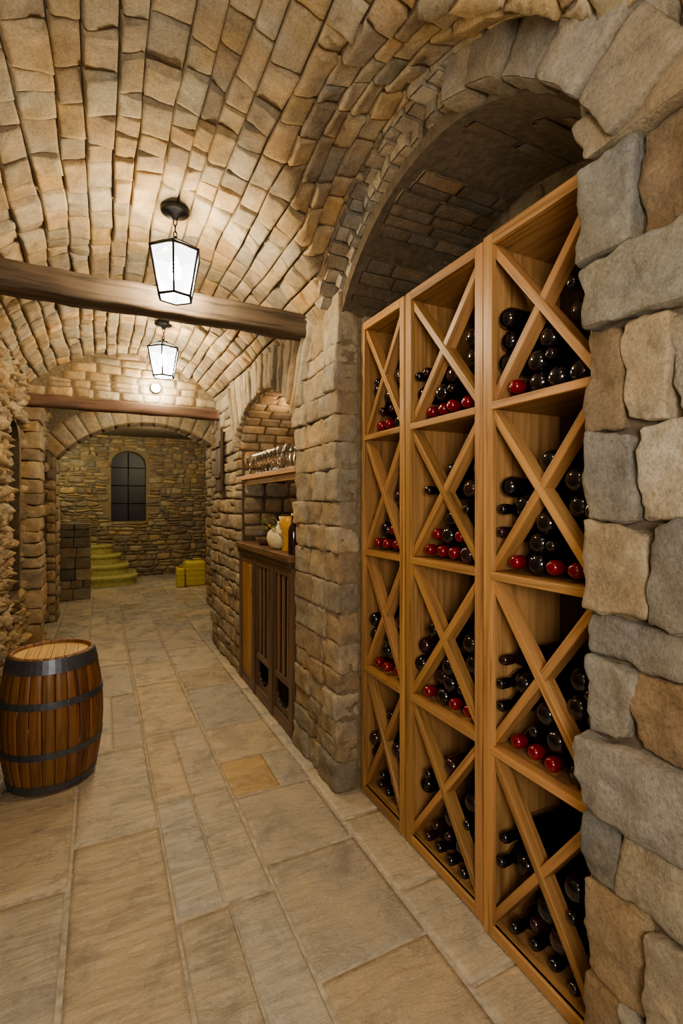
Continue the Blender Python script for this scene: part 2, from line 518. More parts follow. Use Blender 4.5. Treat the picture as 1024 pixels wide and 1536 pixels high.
P2C = D([(0.50, 0.42, 0.30), (0.46, 0.385, 0.28), (0.54, 0.46, 0.33), (0.43, 0.36, 0.265)], .80)
mb = MB()
openwall(mb, M_right, 2.29, 2.9, 0, 2.62, [], 0.55, M_MORTL)
for e_ in (2.29, 2.9):
    mb.quad([M_right(e_, 0, 0), M_right(e_, 2.48, 0), M_right(e_, 2.48, -.55), M_right(e_, 0, -.55)], M_MORTL)
z = 0.0
while z < 2.5:
    h = U(.10, .18)
    if z+h > 2.44: h = 2.60-z
    y = 2.285
    while y < 2.88:
        w = U(.14, .25)
        if y+w > 2.80: w = 2.905-y
        top = XR-U(.015, .045)
        block(mb, lambda u, v, w_: Vector((w_, u, v)), (y+.002, z+.002, top), (y+w-.002, z+h-.002, XR+.10), .012, .012,
              vary(RND.choice(P2C), .15), M_STONE, G12, freq=16, skew=.05, lift=.15)
        y += w
    z += h
rubble(mb, lambda u, v, h: Vector((u, 2.29-h, v)), 1.23, 1.66, 2.3, 2.50, (.09, .12), (.14, .24), .015, .01, P2C, M_STONE)
mb.build('wall_right_middle_pier')

mb = MB()
openwall(mb, M_right, 4.27, 5.47, 0, 2.62, [], 0.55, M_MORT)
mb.quad([M_right(4.27, 0, 0), M_right(4.27, 1.97, 0), M_right(4.27, 1.97, -.55), M_right(4.27, 0, -.55)], M_MORT)
rubble(mb, M_right, 4.27, 5.47, 0, 2.56, (.10, .17), (.13, .26), .03, .016, P2C, M_STONE, G=G8, r=.014, k=.2, gap=.0025)
rubble(mb, lambda u, v, h: Vector((u, 5.47+h, v)), 1.1, 1.65, 0, 2.56, (.12, .18), (.15, .26), .03, .012, P2C, M_STONE)
rubble(mb, lambda u, v, h: Vector((u, 4.27-h, v)), 1.13, 1.66, 1.2, 1.97, (.10, .15), (.14, .24), .012, .01, P2C, M_STONE)
mb.build('wall_right_far_pier')

mb = MB()
openwall(mb, M_right, 2.9, 4.27, arch2(2.9), 2.62, [(2.9, 4.27, arch2(2.9), arch2)], 0.55, M_MORT, back=False, jambs=False)
nf = 24
for i in range(nf):
    t0 = math.pi*(1-(i/nf)); t1 = math.pi*(1-((i+1)/nf))
    def P(t): return Vector((N2C+N2A*math.cos(t), N2S+N2B*math.sin(t)))
    a, b = P(t0), P(t1)
    def outp(p):
        d = (p-Vector((N2C, 0.6))).normalized()
        return p+d*min(.62, (2.6-p.y)/d.y)
    pillow(mb, M_right, [a, b, outp(b), outp(a)], U(.03, .075), .010, .008, vary(RND.choice(P2C), .16), M_STONE, G12, k=.05, gap=.003)
def M_s2(s_, x, h):
    t = math.pi*(1-s_)
    return Vector((x, N2C+(N2A-h)*math.cos(t), N2S+(N2B-h)*math.sin(t)))
for i in range(16):
    x = 1.10
    while x < 1.66:
        l = U(.12, .22)
        pillow(mb, M_s2, [(i/16, x), ((i+1)/16, x), ((i+1)/16, x+l), (i/16, x+l)], .015, .01, .004, vary(RND.choice(P2C)), M_STONE, G6, k=.1, gap=.0015)
        x += l
mb.build('wall_right_bar_arch')
mb = MB()
mb.quad([(XR+.55, 2.9, 0), (XR+.55, 4.27, 0), (XR+.55, 4.27, 2.4), (XR+.55, 2.9, 2.4)], M_MORT)
rubble(mb, lambda u, v, h: Vector((XR+.55-h, u, v)), 2.9, 4.27, 1.2, 2.33, (.08, .13), (.12, .22), .02, .01, BC, M_STONE, keep=lambda u, v: v < arch2(u))
mb.build('wall_bar_niche')

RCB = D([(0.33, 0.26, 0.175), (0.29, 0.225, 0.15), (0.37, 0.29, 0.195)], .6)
mb = MB()
mb.quad([(XR+.55, .845, 0), (XR+.55, 2.29, 0), (XR+.55, 2.29, 2.9), (XR+.55, .845, 2.9)], M_MORT)
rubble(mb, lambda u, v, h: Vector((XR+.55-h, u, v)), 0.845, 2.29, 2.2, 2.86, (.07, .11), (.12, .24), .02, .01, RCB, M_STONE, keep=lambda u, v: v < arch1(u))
mb.build('wall_rack_niche')

mb = MB()
openwall(mb, M_right, 0.845, 2.29, arch1(.845), 3.12, [(0.845, 2.29, arch1(.845), arch1)], 0.55, M_MORT, back=False, jambs=False)
def M_ring(u, v, w):
    th = u/0.95
    return Vector((w, AY+v*math.sin(th), AZ+v*math.cos(th)))
RCA = D([(0.50, 0.44, 0.34), (0.46, 0.40, 0.31), (0.53, 0.46, 0.36), (0.42, 0.37, 0.30)], .76)
SMX = 0.95*math.asin(0.7225/AR)
SPL = -0.22
u = SPL
while u > -SMX-.10:
    w = U(.15, .21)
    block(mb, M_ring, (u-w+.003, .882+U(-.006, .01), 1.035+U(-.02, .015)), (u-.003, 1.085, 1.38), .012, .014, vary(RND.choice(GC), .14, .04), M_GRAY, G12, freq=10, skew=.04)
    u -= w
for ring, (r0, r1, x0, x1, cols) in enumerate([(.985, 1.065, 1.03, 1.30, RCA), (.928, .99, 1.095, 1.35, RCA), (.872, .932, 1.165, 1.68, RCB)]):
    u = SMX+.02
    lim = SPL if ring < 2 else -SMX-.02
    while u > lim+.02:
        w = .062*U(.8, 1.3)
        if u-w < lim+.03: w = u-lim
        dr = U(-.008, .012)
        if ring < 2:
            block(mb, M_ring, (u-w+.002, r0+dr, x0+U(-.026, .026)), (u-.002, r1+dr, x1), .006, .008, vary(RND.choice(cols), .18, .04), M_GRAY, G8, freq=14, skew=.04)
        else:
            xx = (x0 if u > SPL else 1.30)+U(-.02, .02)
            while xx < x1-.02:
                l = U(.14, .26)
                block(mb, M_ring, (u-w+.001, r0+dr, xx), (u-.001, r1+dr, min(x1, xx+l)-.002), .006, .005, vary(RND.choice(cols), .2), M_STONE, G6, freq=16)
                xx += l
        u -= w
mb.build('wall_right_rack_arch')

# ------------------------------------------------------------------ wall_left
mb = MB()
def archs(c, w, s_, r):
    return lambda u: s_+r*math.sqrt(max(0, 1-((u-c)/(w/2))**2))
ops = [(4.45, 5.02, 0.75, archs(4.735, .57, 1.95, .22)), (5.72, 6.3, 0.9, archs(6.01, .58, 1.85, .26)), (6.6, 7.1, 0.0, archs(6.85, .5, 1.9, .22))]
openwall(mb, M_left, -1.8, 8.6, 0, 2.95, ops, .32, M_MORTL, matin=M_MORT)
LC = D([(0.60, 0.49, 0.32), (0.54, 0.44, 0.29), (0.64, 0.53, 0.36), (0.50, 0.40, 0.265), (0.44, 0.36, 0.255)], .70)
def keepL(u, v):
    for a, b, vb, zf in ops:
        if a-.01 < u < b+.01 and v > vb and v < zf(min(max(u, a), b))+.01: return False
    return True
rubble(mb, M_left, 1.6, 8.6, 0, 2.62, (.06, .18), (.08, .26), .035, .055, LC, M_STONE, keep=keepL, G=G12, r=.024, tilt=.02, k=.7, wob=.035, gap=.0015, split=.3, freq=19)
z = 0
while z < 2.33:
    h = U(.10, .18)
    if z+h > 2.27: h = 2.355-z
    block(mb, XYZ, (XL-.05, 5.1+U(-.01, .01), z+.002), (-.47+U(-.02, .02), 5.5, z+h-.002), .016, .016, vary(RND.choice(LC), .1), M_STONE, G8, freq=12)
    z += h
mb.build('wall_left')

mb = MB()
mb.quad([(-.7, -1.8, 0), (1.2, -1.8, 0), (1.2, -1.8, 3.1), (-.7, -1.8, 3.1)], M_MORTL)
mb.build('wall_rear')

# ------------------------------------------------------------------ tympanum over the far beam
mb = MB()
prof = [(x, vz(x, 5.3)+.03) for x in [-.66+1.82*i/20 for i in range(21)]]
for (xa, za), (xb, zb) in zip(prof[:-1], prof[1:]):
    mb.quad([(xa, 5.2, 2.48), (xb, 5.2, 2.48), (xb, 5.2, zb), (xa, 5.2, za)], M_MORTL)
    mb.quad([(xa, 5.45, 2.48), (xb, 5.45, 2.48), (xb, 5.45, zb), (xa, 5.45, za)], M_MORTL)
    mb.quad([(xa, 5.45, 2.48), (xb, 5.45, 2.48), (xb, 5.2, 2.48), (xa, 5.2, 2.48)], M_MORTL)
rubble(mb, lambda u, v, h: Vector((u, 5.2-h, v)), -.62, 1.12, 2.485, 2.96, (.07, .09), (.14, .24), .012, .005, [(0.40, .33, .22), (.43, .35, .235)], M_STONE, keep=lambda u, v: v < vz(u, 5.3)+.02, k=.15, gap=.0015)
mb.build('wall_tympanum')

# ------------------------------------------------------------------ divider arch wall
mb = MB()
ACX, ACR = 0.614, 1.445; ACZ = 2.60-ACR
archD = lambda u: ACZ+math.sqrt(max(0, ACR**2-(u-ACX)**2))
M_div = lambda u, v, h: Vector((u, 7.2-h, v))
openwall(mb, M_div, -1.7, 2.1, 0, 2.9, [(-.5, 1.45, 0, archD)], .35, M_MORTL, back=False)
DC = D([(0.56, .475, .33), (.53, .445, .31), (.58, .49, .345)], .85)
nv = 13
t0 = math.asin((-.5-ACX)/ACR); t1 = math.asin((1.45-ACX)/ACR)
for i in range(nv):
    a = t0+(t1-t0)*i/nv; b = t0+(t1-t0)*(i+1)/nv
    P = lambda t, r: (ACX+r*math.sin(t), ACZ+r*math.cos(t))
    pillow(mb, M_div, [P(a, ACR), P(b, ACR), P(b, ACR+.30), P(a, ACR+.30)], .010, .008, .003, vary(RND.choice(DC), .06), M_STONE, G6, k=.02, gap=.0008)
    pillow(mb, lambda u, v, h: Vector((ACX+(ACR-h)*math.sin(u/ACR), v, ACZ+(ACR-h)*math.cos(u/ACR))), [(a*ACR, 7.2), (b*ACR, 7.2), (b*ACR, 7.55), (a*ACR, 7.55)], .015, .012, .005, vary(RND.choice(BC), .1), M_STONE, G6, k=.1)
rubble(mb, M_div, -.62, -.5, 0, 2.1, (.10, .17), (.12, .13), .025, .01, LC, M_STONE)
rubble(mb, M_div, 1.45, 1.75, 0, 2.3, (.10, .17), (.14, .2), .025, .01, LC, M_STONE)
rubble(mb, lambda u, v, h: Vector((-.5+h, u, v)), 7.2, 7.55, 0, 2.05, (.10, .17), (.14, .2), .025, .01, LC, M_STONE)
rubble(mb, lambda u, v, h: Vector((1.45-h, u, v)), 7.2, 7.55, 0, 2.3, (.10, .17), (.14, .2), .025, .01, LC, M_STONE)
mb.build('wall_divider')

mb = MB()
mb.quad([(1.65, 5.47, 0), (1.65, 7.2, 0), (1.65, 7.2, 2.9), (1.65, 5.47, 2.9)], M_MORTL)
rubble(mb, lambda u, v, h: Vector((1.65-h, u, v)), 5.65, 7.2, 0, 2.8, (.10, .17), (.14, .28), .025, .01, LC, M_STONE)
mb.build('wall_passage')

mb = MB()
opw = [(.20, .86, 1.13, archs(.53, .66, 2.30, .27))]
M_back = lambda u, v, h: Vector((u, 11-h, v))
openwall(mb, M_back, -1.7, 2.15, 0, 2.9, opw, .35, M_MORTL)
def keepB(u, v):
    return not (.20 < u < .86 and 1.13 < v < opw[0][3](min(max(u, .2), .86)))
FC = D([(0.46, .38, .25), (.40, .335, .235), (.50, .42, .28), (.34, .285, .21), (.28, .245, .19)], .74)
rubble(mb, M_back, -1.65, 2.1, 0, 2.88, (.05, .15), (.08, .32), .035, .02, FC, M_STONE, keep=keepB, k=.6, wob=.03, split=.35)
mb.build('wall_back')
mb = MB()
mb.quad([(2.08, 7.5, 0), (2.08, 11.1, 0), (2.08, 11.1, 2.9), (2.08, 7.5, 2.9)], M_MORTL)
rubble(mb, lambda u, v, h: Vector((2.08-h, u, v)), 7.55, 11, 0, 2.88, (.08, .14), (.12, .28), .03, .015, FC, M_STONE)
mb.build('wall_far_right')
mb = MB()
mb.quad([(-1.65, 8.6, 0), (-1.65, 11.1, 0), (-1.65, 11.1, 2.9), (-1.65, 8.6, 2.9)], M_MORTL)
rubble(mb, lambda u, v, h: Vector((-1.65+h, u, v)), 8.62, 11, 0, 2.88, (.08, .14), (.12, .28), .03, .015, FC, M_STONE)
mb.build('wall_far_left')
mb = MB()
mb.quad([(-1.65, 8.6, 0), (-.62, 8.6, 0), (-.62, 8.6, 2.9), (-1.65, 8.6, 2.9)], M_MORTL)
mb.build('wall_far_return')

mb = MB()
for i in range(20):
    a = .20+.66*i/20; b = .20+.66*(i+1)/20
    f = opw[0][3]
    mb.quad([(a, 11.2, 1.13), (b, 11.2, 1.13), (b, 11.2, f(b)), (a, 11.2, f(a))], M_DARK)
tube(mb, [(.53, 11.18, 1.13), (.53, 11.18, 2.55)], .010, M_IRON, 6)
for z in (1.5, 1.87, 2.24):
    tube(mb, [(.20, 11.18, z), (.86, 11.18, z)], .008, M_IRON, 6)
mb.build('window_1')

mb = MB()
z = 0
while z < 1.16:
    h = U(.12, .18)
    if z+h > 1.1: h = 1.19-z
    x = -.57
    while x < -.15:
        w = U(.16, .26)
        if x+w > -.22: w = -.13-x
        block(mb, XYZ, (x+.002, 8.68, z+.002), (x+w-.002, 9.0, z+h-.002), .012, .01, vary(RND.choice(FC), .1), M_STONE, G6)
        x += w
    z += h
mb.build('stone_newel_block')

mb = MB()
for i in range(4):
    xr = .62-.13*i; yf = 9.72+.27*i; zt = .17*(i+1); zb = max(0.002, .17*i)
    poly = [(-1.58, yf)]
    R = .42
    for k in range(9):
        a = -math.pi/2+math.pi/2*k/8
        poly.append((xr-R+R*math.cos(a), yf+R+R*math.sin(a)))
    poly += [(xr, 10.94), (-1.58, 10.94)]
    def ring(z, off):
        return [mb.add((x+(off if x > -1.5 else 0), y-(off if y < 10.9 else 0), z)) for x, y in poly]
    rs = [ring(zb, 0), ring(zt-.045, 0), ring(zt-.04, .02), ring(zt-.006, .022), ring(zt, .015)]
    n = len(poly)
    for A, B in zip(rs[:-1], rs[1:]):
        for k in range(n): mb.face((A[k], A[(k+1) % n], B[(k+1) % n], B[k]), M_STEPLIT)
    mb.face(rs[-1], M_STEPLIT)
mb.build('stone_stairs')

# ------------------------------------------------------------------ floor
mb = MB()
mb.quad([(-1.75, -1.85, -.0035), (2.2, -1.85, -.0035), (2.2, 11.3, -.0035), (-1.75, 11.3, -.0035)], M_GROUT)
FCO = D([(0.60, 0.515, 0.39), (0.57, 0.50, 0.39), (0.55, 0.485, 0.385), (0.62, 0.525, 0.385), (0.52, 0.465, 0.385), (0.60, 0.49, 0.34)], .90)
xs = [-1.7, -1.2, -.85, -.46, -.11, .25, .61, 1.03, 1.42, 1.8, 2.2]
M_fl = lambda u, v, h: Vector((u, v, -.006+h))
def tile(x0, x1, y0, y1, col=None):
    j = lambda: U(-.004, .004)
    pillow(mb, M_fl, [(x0+j(), y0+j()), (x1+j(), y0+j()), (x1+j(), y1+j()), (x0+j(), y1+j())], .007, .008, .0016, col or vary(RND.choice(FCO), .11, .04), M_FLOOR, G12, k=.014, freq=5, tilt=.0004, gap=.0042)
fixed = {5: [1.15, 1.85, 2.63], 6: [1.02, 1.42, 1.98, 2.5, 2.88], 4: [1.45, 2.45, 3.3], 3: [1.3, 2.2, 3.1], 7: [1.2, 1.62, 2.1, 2.6]}
for c in range(len(xs)-1):
    x0, x1 = xs[c], xs[c+1]
    js = [-1.85]
    fx = fixed.get(c, [])
    while js[-1] < (fx[0] if fx else 11.2)-.55: js.append(js[-1]+U(.4, .8))
    js += fx
    while js[-1] < 11.0: js.append(js[-1]+RND.choice([.45, .6, .75, .8, .95]))
    js[-1] = 11.25
    for a, b in zip(js[:-1], js[1:]):
        if b-a < .05: continue
        r = RND.random()
        if c == 6 and abs(a-2.5) < .01:
            tile(x0, .87, a, b, (0.52, .37, .19)); tile(.87, x1, a, b); continue
        if a < 3 and c in (3, 4): tile(x0, x1, a, b); continue
        if r < .14 and b-a > .5:
            m_ = U(.42, .58)*(x1-x0)+x0; tile(x0, m_, a, b); tile(m_, x1, a, b)
        elif r < .24 and b-a > .5:
            m_ = U(.4, .6)*(b-a)+a; xm = (x0+x1)/2
            tile(x0, xm, a, m_); tile(xm, x1, a, m_); tile(x0, x1, m_, b)
        else:
            tile(x0, x1, a, b)
mb.build('floor')

# ------------------------------------------------------------------ beams
def beam(name, A, B, hw, ht, mat):
    mb = MB()
    A = Vector(A); B = Vector(B); n = 40
    d = (B-A).normalized(); side = d.cross(Vector((0, 0, 1))).normalized(); up = Vector((0, 0, 1))
    prof = []
    for (cx, cz) in ((1, 1), (-1, 1), (-1, -1), (1, -1)):
        for k in range(4):
            a = math.atan2(cz, cx)+(-.6+1.2*k/3)
            prof.append((cx*(hw-.022)+.022*math.cos(a), cz*(ht-.022)+.022*math.sin(a)))
    prof.sort(key=lambda p: math.atan2(p[1], p[0]))
    L = (B-A).length; rings = []
    for i in range(n+1):
        c = A+d*L*i/n
        c = c+up*.012*noise.noise(Vector((i*.12, 3, 1)))
        rr = []
        for (px, pz) in prof:
            f = 1+.12*noise.noise(Vector((i*.35, px*14, pz*14)))
            rr.append(mb.add(c+side*px*f+up*pz*f, (1, 1, 1), (i/n*L, px, pz)))
        rings.append(rr)
    m = len(prof)
    for a, b in zip(rings[:-1], rings[1:]):
        for k in range(m): mb.face((a[k], a[(k+1) % m], b[(k+1) % m], b[k]), mat, True)
    mb.face(rings[0], mat); mb.face(rings[-1][::-1], mat)
    return mb.build(name)
beam('ceiling_beam', (-.60, 2.72, 2.54), (1.10, 2.72, 2.54), .068, .066, M_BEAM)
beam('ceiling_beam.001', (-.60, 5.16, 2.42), (1.10, 5.12, 2.41), .06, .052, M_BEAM2)

# ------------------------------------------------------------------ wine rack
mb = MB()
XF = 1.22; DP = .37
cols3 = [(1.862, 2.262), (1.352, 1.848), (.872, 1.338)]
LV = [0.05, 0.665, 1.265, 1.85, 2.42]
bot = MB()
def bottle(o, ax, style):
    r = .0372*U(.97, 1.03)
    gm = M_BOTTLE if RND.random() < .75 else M_BOTTLE2
    if style == 'base':
        prof = [(0, .001), (.012, .001), (.022, .005), (.030, .012), (.035, .022), (r, .036), (r, .19), (r*.86, .212), (.018, .235), (.0145, .25), (.0145, .285), (0, .287)]
        mats = [gm]*9+[M_BLACKF]*2
    else:
        fm = M_RED if style == 'red' else gm
        f = 1.25 if style == 'red' else 1.0
        prof = [(0, 0), (.010*f, .001), (.0155*f, .006), (.019*f, .016), (.0185*f, .04), (.0165, .05), (.016, .06), (.022, .072), (r*.88, .095), (r, .118), (r, .275), (.03, .28), (0, .28)]
        mats = [fm]*5+[gm]*8
    lathe(bot, o, ax, prof, mats, 22)
for ci, (ya, yb) in enumerate(cols3):
    x0 = XF-(0.012 if ci == 2 else 0)
    pw = .034 if ci == 0 else .044
    for y, sgn in ((ya, 1), (yb, -1)):
        boxb(mb, (x0+.018, min(y, y+sgn*.02), .006), (x0+DP, max(y, y+sgn*.02), 2.42), M_OAK, 2)
        boxb(mb, (x0, min(y, y+sgn*pw), .006), (x0+.02, max(y, y+sgn*pw), 2.43), M_OAK, 2)
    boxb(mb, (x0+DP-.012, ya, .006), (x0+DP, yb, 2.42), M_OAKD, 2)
    for k, z in enumerate(LV):
        boxb(mb, (x0+.006, ya+.02, z-.022), (x0+DP-.012, yb-.02, z), M_OAK, 1)
        if k in (0, 4):
            boxb(mb, (x0-.001, ya+pw, z-(.040 if k == 0 else .03)), (x0+.019, yb-pw, z+(.0 if k == 0 else .01)), M_OAK, 1)
        else:
            boxb(mb, (x0-.003, ya+pw*.9, z-.028), (x0+.017, yb-pw*.9, z-.001), M_OAK, 1)
    yi0, yi1 = ya+.022, yb-.022
    for k in range(4):
        zb_, zt_ = LV[k]+.001, LV[k+1]-.024
        yc = (yi0+yi1)/2; zc = (zb_+zt_)/2
        hw = (yi1-yi0)/2; hh = (zt_-zb_)/2
        L = math.hypot(hw, hh); ang = math.atan2(hh, hw)
        for sg, dx in ((1, 0), (-1, .004)):
            d = Vector((0, math.cos(ang)*sg, math.sin(ang))); p = Vector((0, -math.sin(ang)*sg, math.cos(ang)))
            c = Vector((x0+.012+.026+dx, yc, zc))
            e = .014/math.tan(ang)*.9
            board(mb, c-d*(L-e), c+d*(L-e), p*.014, Vector((.026, 0, 0)), M_OAK)
        cs = .014+.0375
        def put(yy, zz, style):
            xs_ = x0+.02+U(0, .03) if style == 'base' else x0+.008+U(0, .025)
            o = Vector((xs_, yy+U(-.0015, .0015), zz))
            bottle(o, Vector((1, U(-.01, .01), U(-.006, .0))), style)
        r = .038
        zz = zb_+r; rown = 0
        while zz < zc:
            row = hw*(1-(zz-zb_)/hh)-cs/math.sin(ang)
            if row < -.004: break
            n0 = int((2*row+.004)/(2*r+.001))+1
            for i in range(n0):
                yy = yc+(i-(n0-1)/2)*(2*r+.001)
                if rown == 0:
                    st = 'red' if (k in (1, 2, 3) and RND.random() < (.8 if k != 3 else .6)) else ('cap' if k == 0 else 'base')
                elif rown == 1: st = 'red' if (k == 2 and ci < 2 and RND.random() < .5) else RND.choice(['base', 'base', 'cap'])
                else: st = 'base'
                put(yy, zz, st)
            zz += .067; rown += 1
        for side, frac in ((-1, 1.0), (1, .75)):
            for col_i in range(3):
                hx = hw-r-col_i*(.067)
                if hx < .05: continue
                lim = hh*hx/hw-cs/math.cos(ang)
                if lim < -.003: continue
                zz = zc-lim
                top_lim = lim if side < 0 else lim*.1
                while zz <= zc+top_lim+.004:
                    if RND.random() < frac:
                        put(yc+side*hx, zz, RND.choice(['base', 'cap', 'base', 'base']))
                    zz += 2*r+.002
        zz = zc+cs/math.cos(ang)+.002
        if RND.random() < .55:
            put(yc, zz, 'base')
mb.build('wine_rack', bevel=.0025)
bot.build('wine_bottles')

# ------------------------------------------------------------------ barrel
def barrel():
    e = empty('wine_barrel')
    mb = MB(); BX, BY = -.235, 3.14; H = .70; rb, re = .252, .205
    R = lambda z: re+(rb-re)*(1-((z-H/2)/(H/2))**2)
    ns_ = 26
    for i in range(ns_):
        a0 = 2*math.pi*i/ns_+.006; a1 = 2*math.pi*(i+1)/ns_-.006
        k = U(.75, 1.3); c = (k, k*U(.92, 1.05), k); sd = U(0, 90)
        gr = []
        for j in range(19):
            z = .004+(H-.004)*j/18; row = []
            for t, ro in ((0, -.004), (.12, 0), (.5, .001), (.88, 0), (1, -.004)):
                a = a0+(a1-a0)*t; r = R(z)+ro
                row.append(mb.add((BX+r*math.cos(a), BY+r*math.sin(a), z), c, (z+sd, t*.07+sd, sd)))
            gr.append(row)
        row = []; row2 = []
        for t in (0, .12, .5, .88, 1):
            a = a0+(a1-a0)*t
            row.append(mb.add((BX+(re-.022)*math.cos(a), BY+(re-.022)*math.sin(a), H), c, (sd, t, sd)))
            row2.append(mb.add((BX+(re-.022)*math.cos(a), BY+(re-.022)*math.sin(a), H-.04), c, (sd, t, sd)))
        gr += [row, row2]
        for A, B in zip(gr[:-1], gr[1:]):
            for q in range(4): mb.face((A[q], A[q+1], B[q+1], B[q]), M_BARREL, True)
    mb.build('staves', e)
    mb = MB()
    nb = 6; rr = re-.02
    for i in range(nb):
        xa = -rr+2*rr*i/nb+.001; xb = -rr+2*rr*(i+1)/nb-.001
        k = U(.9, 1.1); sd = U(0, 50)
        xm = [(xa+(xb-xa)*q/6) for q in range(7)]
        up = [(x, math.sqrt(max(0, rr*rr-x*x))) for x in xm]
        poly = up+[(x, -y) for x, y in reversed(up)]
        ids = [mb.add((BX+x, BY+y, H-.018), (k, k, k), (y+sd, x+sd, 0)) for x, y in poly]
        mb.face(ids, M_HEAD)
    mb.build('head', e)
    mb = MB()
    for za, zb2 in ((.012, .055), (.20, .235), (.455, .49), (.625, .695)):
        seg = 48; pr = []
        for z, ro in ((za, .0), (za, .004), (zb2, .004), (zb2, .0)):
            pr.append((R(z)+ro, z))
        lathe(mb, (BX, BY, 0), (0, 0, 1), pr, M_HOOP, seg, smooth=False)
        rr_ = R((za+zb2)/2)+.003
        lathe(mb, (BX+rr_*math.cos(-1.2), BY+rr_*math.sin(-1.2), (za+zb2)/2), (math.cos(-1.2), math.sin(-1.2), 0), [(0.007, 0), (.006, .003), (0, .005)], M_HOOP, 8)
    mb.build('hoops', e)
barrel()

# ------------------------------------------------------------------ lanterns
def lantern(x, y, zm, zb, power, col=(1.0, .80, .50)):
    e = empty('pendant_lantern')
    mb = MB()
    lathe(mb, (x, y, zm+.02), (0, 0, -1), [(0, 0), (.066, .0), (.068, .016), (.06, .024), (.022, .032), (.012, .05), (0, .052)], M_IRON, 28)
    ztop = zb+.30
    n = max(2, int((zm-.03-ztop)/.024)); z = zm-.03
    dz = (zm-.03-ztop)/n
    for i in range(n):
        a = (i % 2)*math.pi/2
        pts = []
        for k in range(10):
            t = 2*math.pi*k/10
            lx = .008*math.cos(t); lz = (dz*.66)*math.sin(t)
            pts.append((x+lx*math.cos(a), y+lx*math.sin(a), z-dz/2+lz))
        tube(mb, pts, .0025, M_IRON, 6, closed=True); z -= dz
    mb.build('canopy_and_chain', e)
    mb = MB(); gl = MB()
    n = 6; rot = .32
    rt, rbm = .125, .082; zt = zb+.225
    ring = lambda r, z: [Vector((x+r*math.cos(rot+2*math.pi*k/n), y+r*math.sin(rot+2*math.pi*k/n), z)) for k in range(n)]
    T = ring(rt, zt); Bm = ring(rbm, zb+.01)
    R1 = ring(rt+.004, zt+.002); R2 = ring(.055, zt+.045); R3 = ring(.022, zt+.062)
    for k in range(n):
        gl.quad([R1[k], R1[(k+1) % n], R2[(k+1) % n], R2[k]], M_LROOF)
        tube(mb, [R1[k], R2[k], R3[k]], .0045, M_IRON, 6)
        tube(mb, [R2[k], R2[(k+1) % n]], .004, M_IRON, 6)
    for k in range(n): mb.quad([R2[k], R2[(k+1) % n], R3[(k+1) % n], R3[k]], M_IRON)
    mb.face([mb.add(p) for p in R3], M_IRON)
    lathe(mb, (x, y, zt+.052), (0, 0, 1), [(.02, 0), (.016, .012), (.007, .02), (.006, .03), (0, .032)], M_IRON, 12)
    for k in range(n):
        tube(mb, [T[k], Bm[k]], .0055, M_IRON, 6)
        tube(mb, [T[k], T[(k+1) % n]], .0065, M_IRON, 6)
        tube(mb, [Bm[k], Bm[(k+1) % n]], .0065, M_IRON, 6)
        cT = Vector((x, y, zt)); cB = Vector((x, y, zb+.01))
        gl.quad([T[k].lerp(cT, .03), T[(k+1) % n].lerp(cT, .03), Bm[(k+1) % n].lerp(cB, .03), Bm[k].lerp(cB, .03)], M_LGLASS)
    gl.face([gl.add(p) for p in ring(rbm*.97, zb+.008)], M_LGLASS)
    lathe(mb, (x, y, zt+.04), (0, 0, -1), [(.012, 0), (.012, .055), (.0, .057)], M_IRON, 12)
    mb.build('iron_frame', e); gl.build('glass_panes', e)
    mb = MB()
    lathe(mb, (x, y, zt-.02), (0, 0, -1), [(.010, 0), (.014, .02), (.026, .05), (.029, .075), (.022, .1), (0, .112)], M_BULB, 16)
    mb.build('bulb', e)
    l = bpy.data.lights.new('lantern_light', 'POINT'); l.energy = power; l.color = col; l.shadow_soft_size = .06
    lo = bpy.data.objects.new('lantern_light', l); lo.location = (x, y, zb+.11); lo.parent = e
    scene.collection.objects.link(lo)
lantern(.327, 2.50, 2.905, 2.485, 80)
lantern(.448, 4.10, 2.90, 2.485, 80)
lantern(.30, .35, 2.905, 2.50, 15, (1, .87, .66))  # unseen lantern above the view, added to light the foreground

def wall_lamp():
    e = empty('wall_light')
    mb = MB()
    lathe(mb, (.49, 5.185, 2.63), (0, -1, 0), [(0, 0), (.05, 0), (.05, .02), (.04, .03)], M_IRON, 20)
    lathe(mb, (.49, 5.165, 2.63), (0, -1, 0), [(.038, 0), (.042, .02), (.034, .045), (0, .058)], M_BULB, 20)
    mb.build('globe', e)
    l = bpy.data.lights.new('globe_light', 'POINT'); l.energy = 16; l.color = (1, .86, .62); l.shadow_soft_size = .05
    lo = bpy.data.objects.new('globe_light', l); lo.location = (.49, 5.03, 2.62); lo.parent = e
    scene.collection.objects.link(lo)
wall_lamp()

def add_light(name, loc, power, col, size):
    l = bpy.data.lights.new(name, 'POINT'); l.energy = power; l.color = col; l.shadow_soft_size = size
    o = bpy.data.objects.new(name, l); o.location = loc; scene.collection.objects.link(o)
add_light('entry_fill_light', (-.1, -.55, 1.6), 112, (1, .94, .86), .3)  # added soft fill behind the camera, stands for no lamp
add_light('far_room_light', (.9, 9.0, 2.55), 58, (1, .83, .56), .15)
add_light('passage_light', (.5, 6.4, 2.5), 26, (1, .86, .64), .1)
add_light('stair_light', (-.7, 10.1, 2.3), 22, (1, .90, .55), .12)
mb = MB()
lathe(mb, (1.42, 3.75, 2.255), (-.5, -.4, -.6), [(0, 0), (.028, 0), (.03, .03), (.024, .032)], M_IRON, 16)
lathe(mb, (1.42, 3.75, 2.255), (-.5, -.4, -.6), [(.024, .031), (.016, .037), (0, .039)], M_SPOT, 16)
mb.build('niche_spotlight')
add_light('niche_spot_light', (1.36, 3.68, 2.17), 4.5, (1, .70, .42), .03)

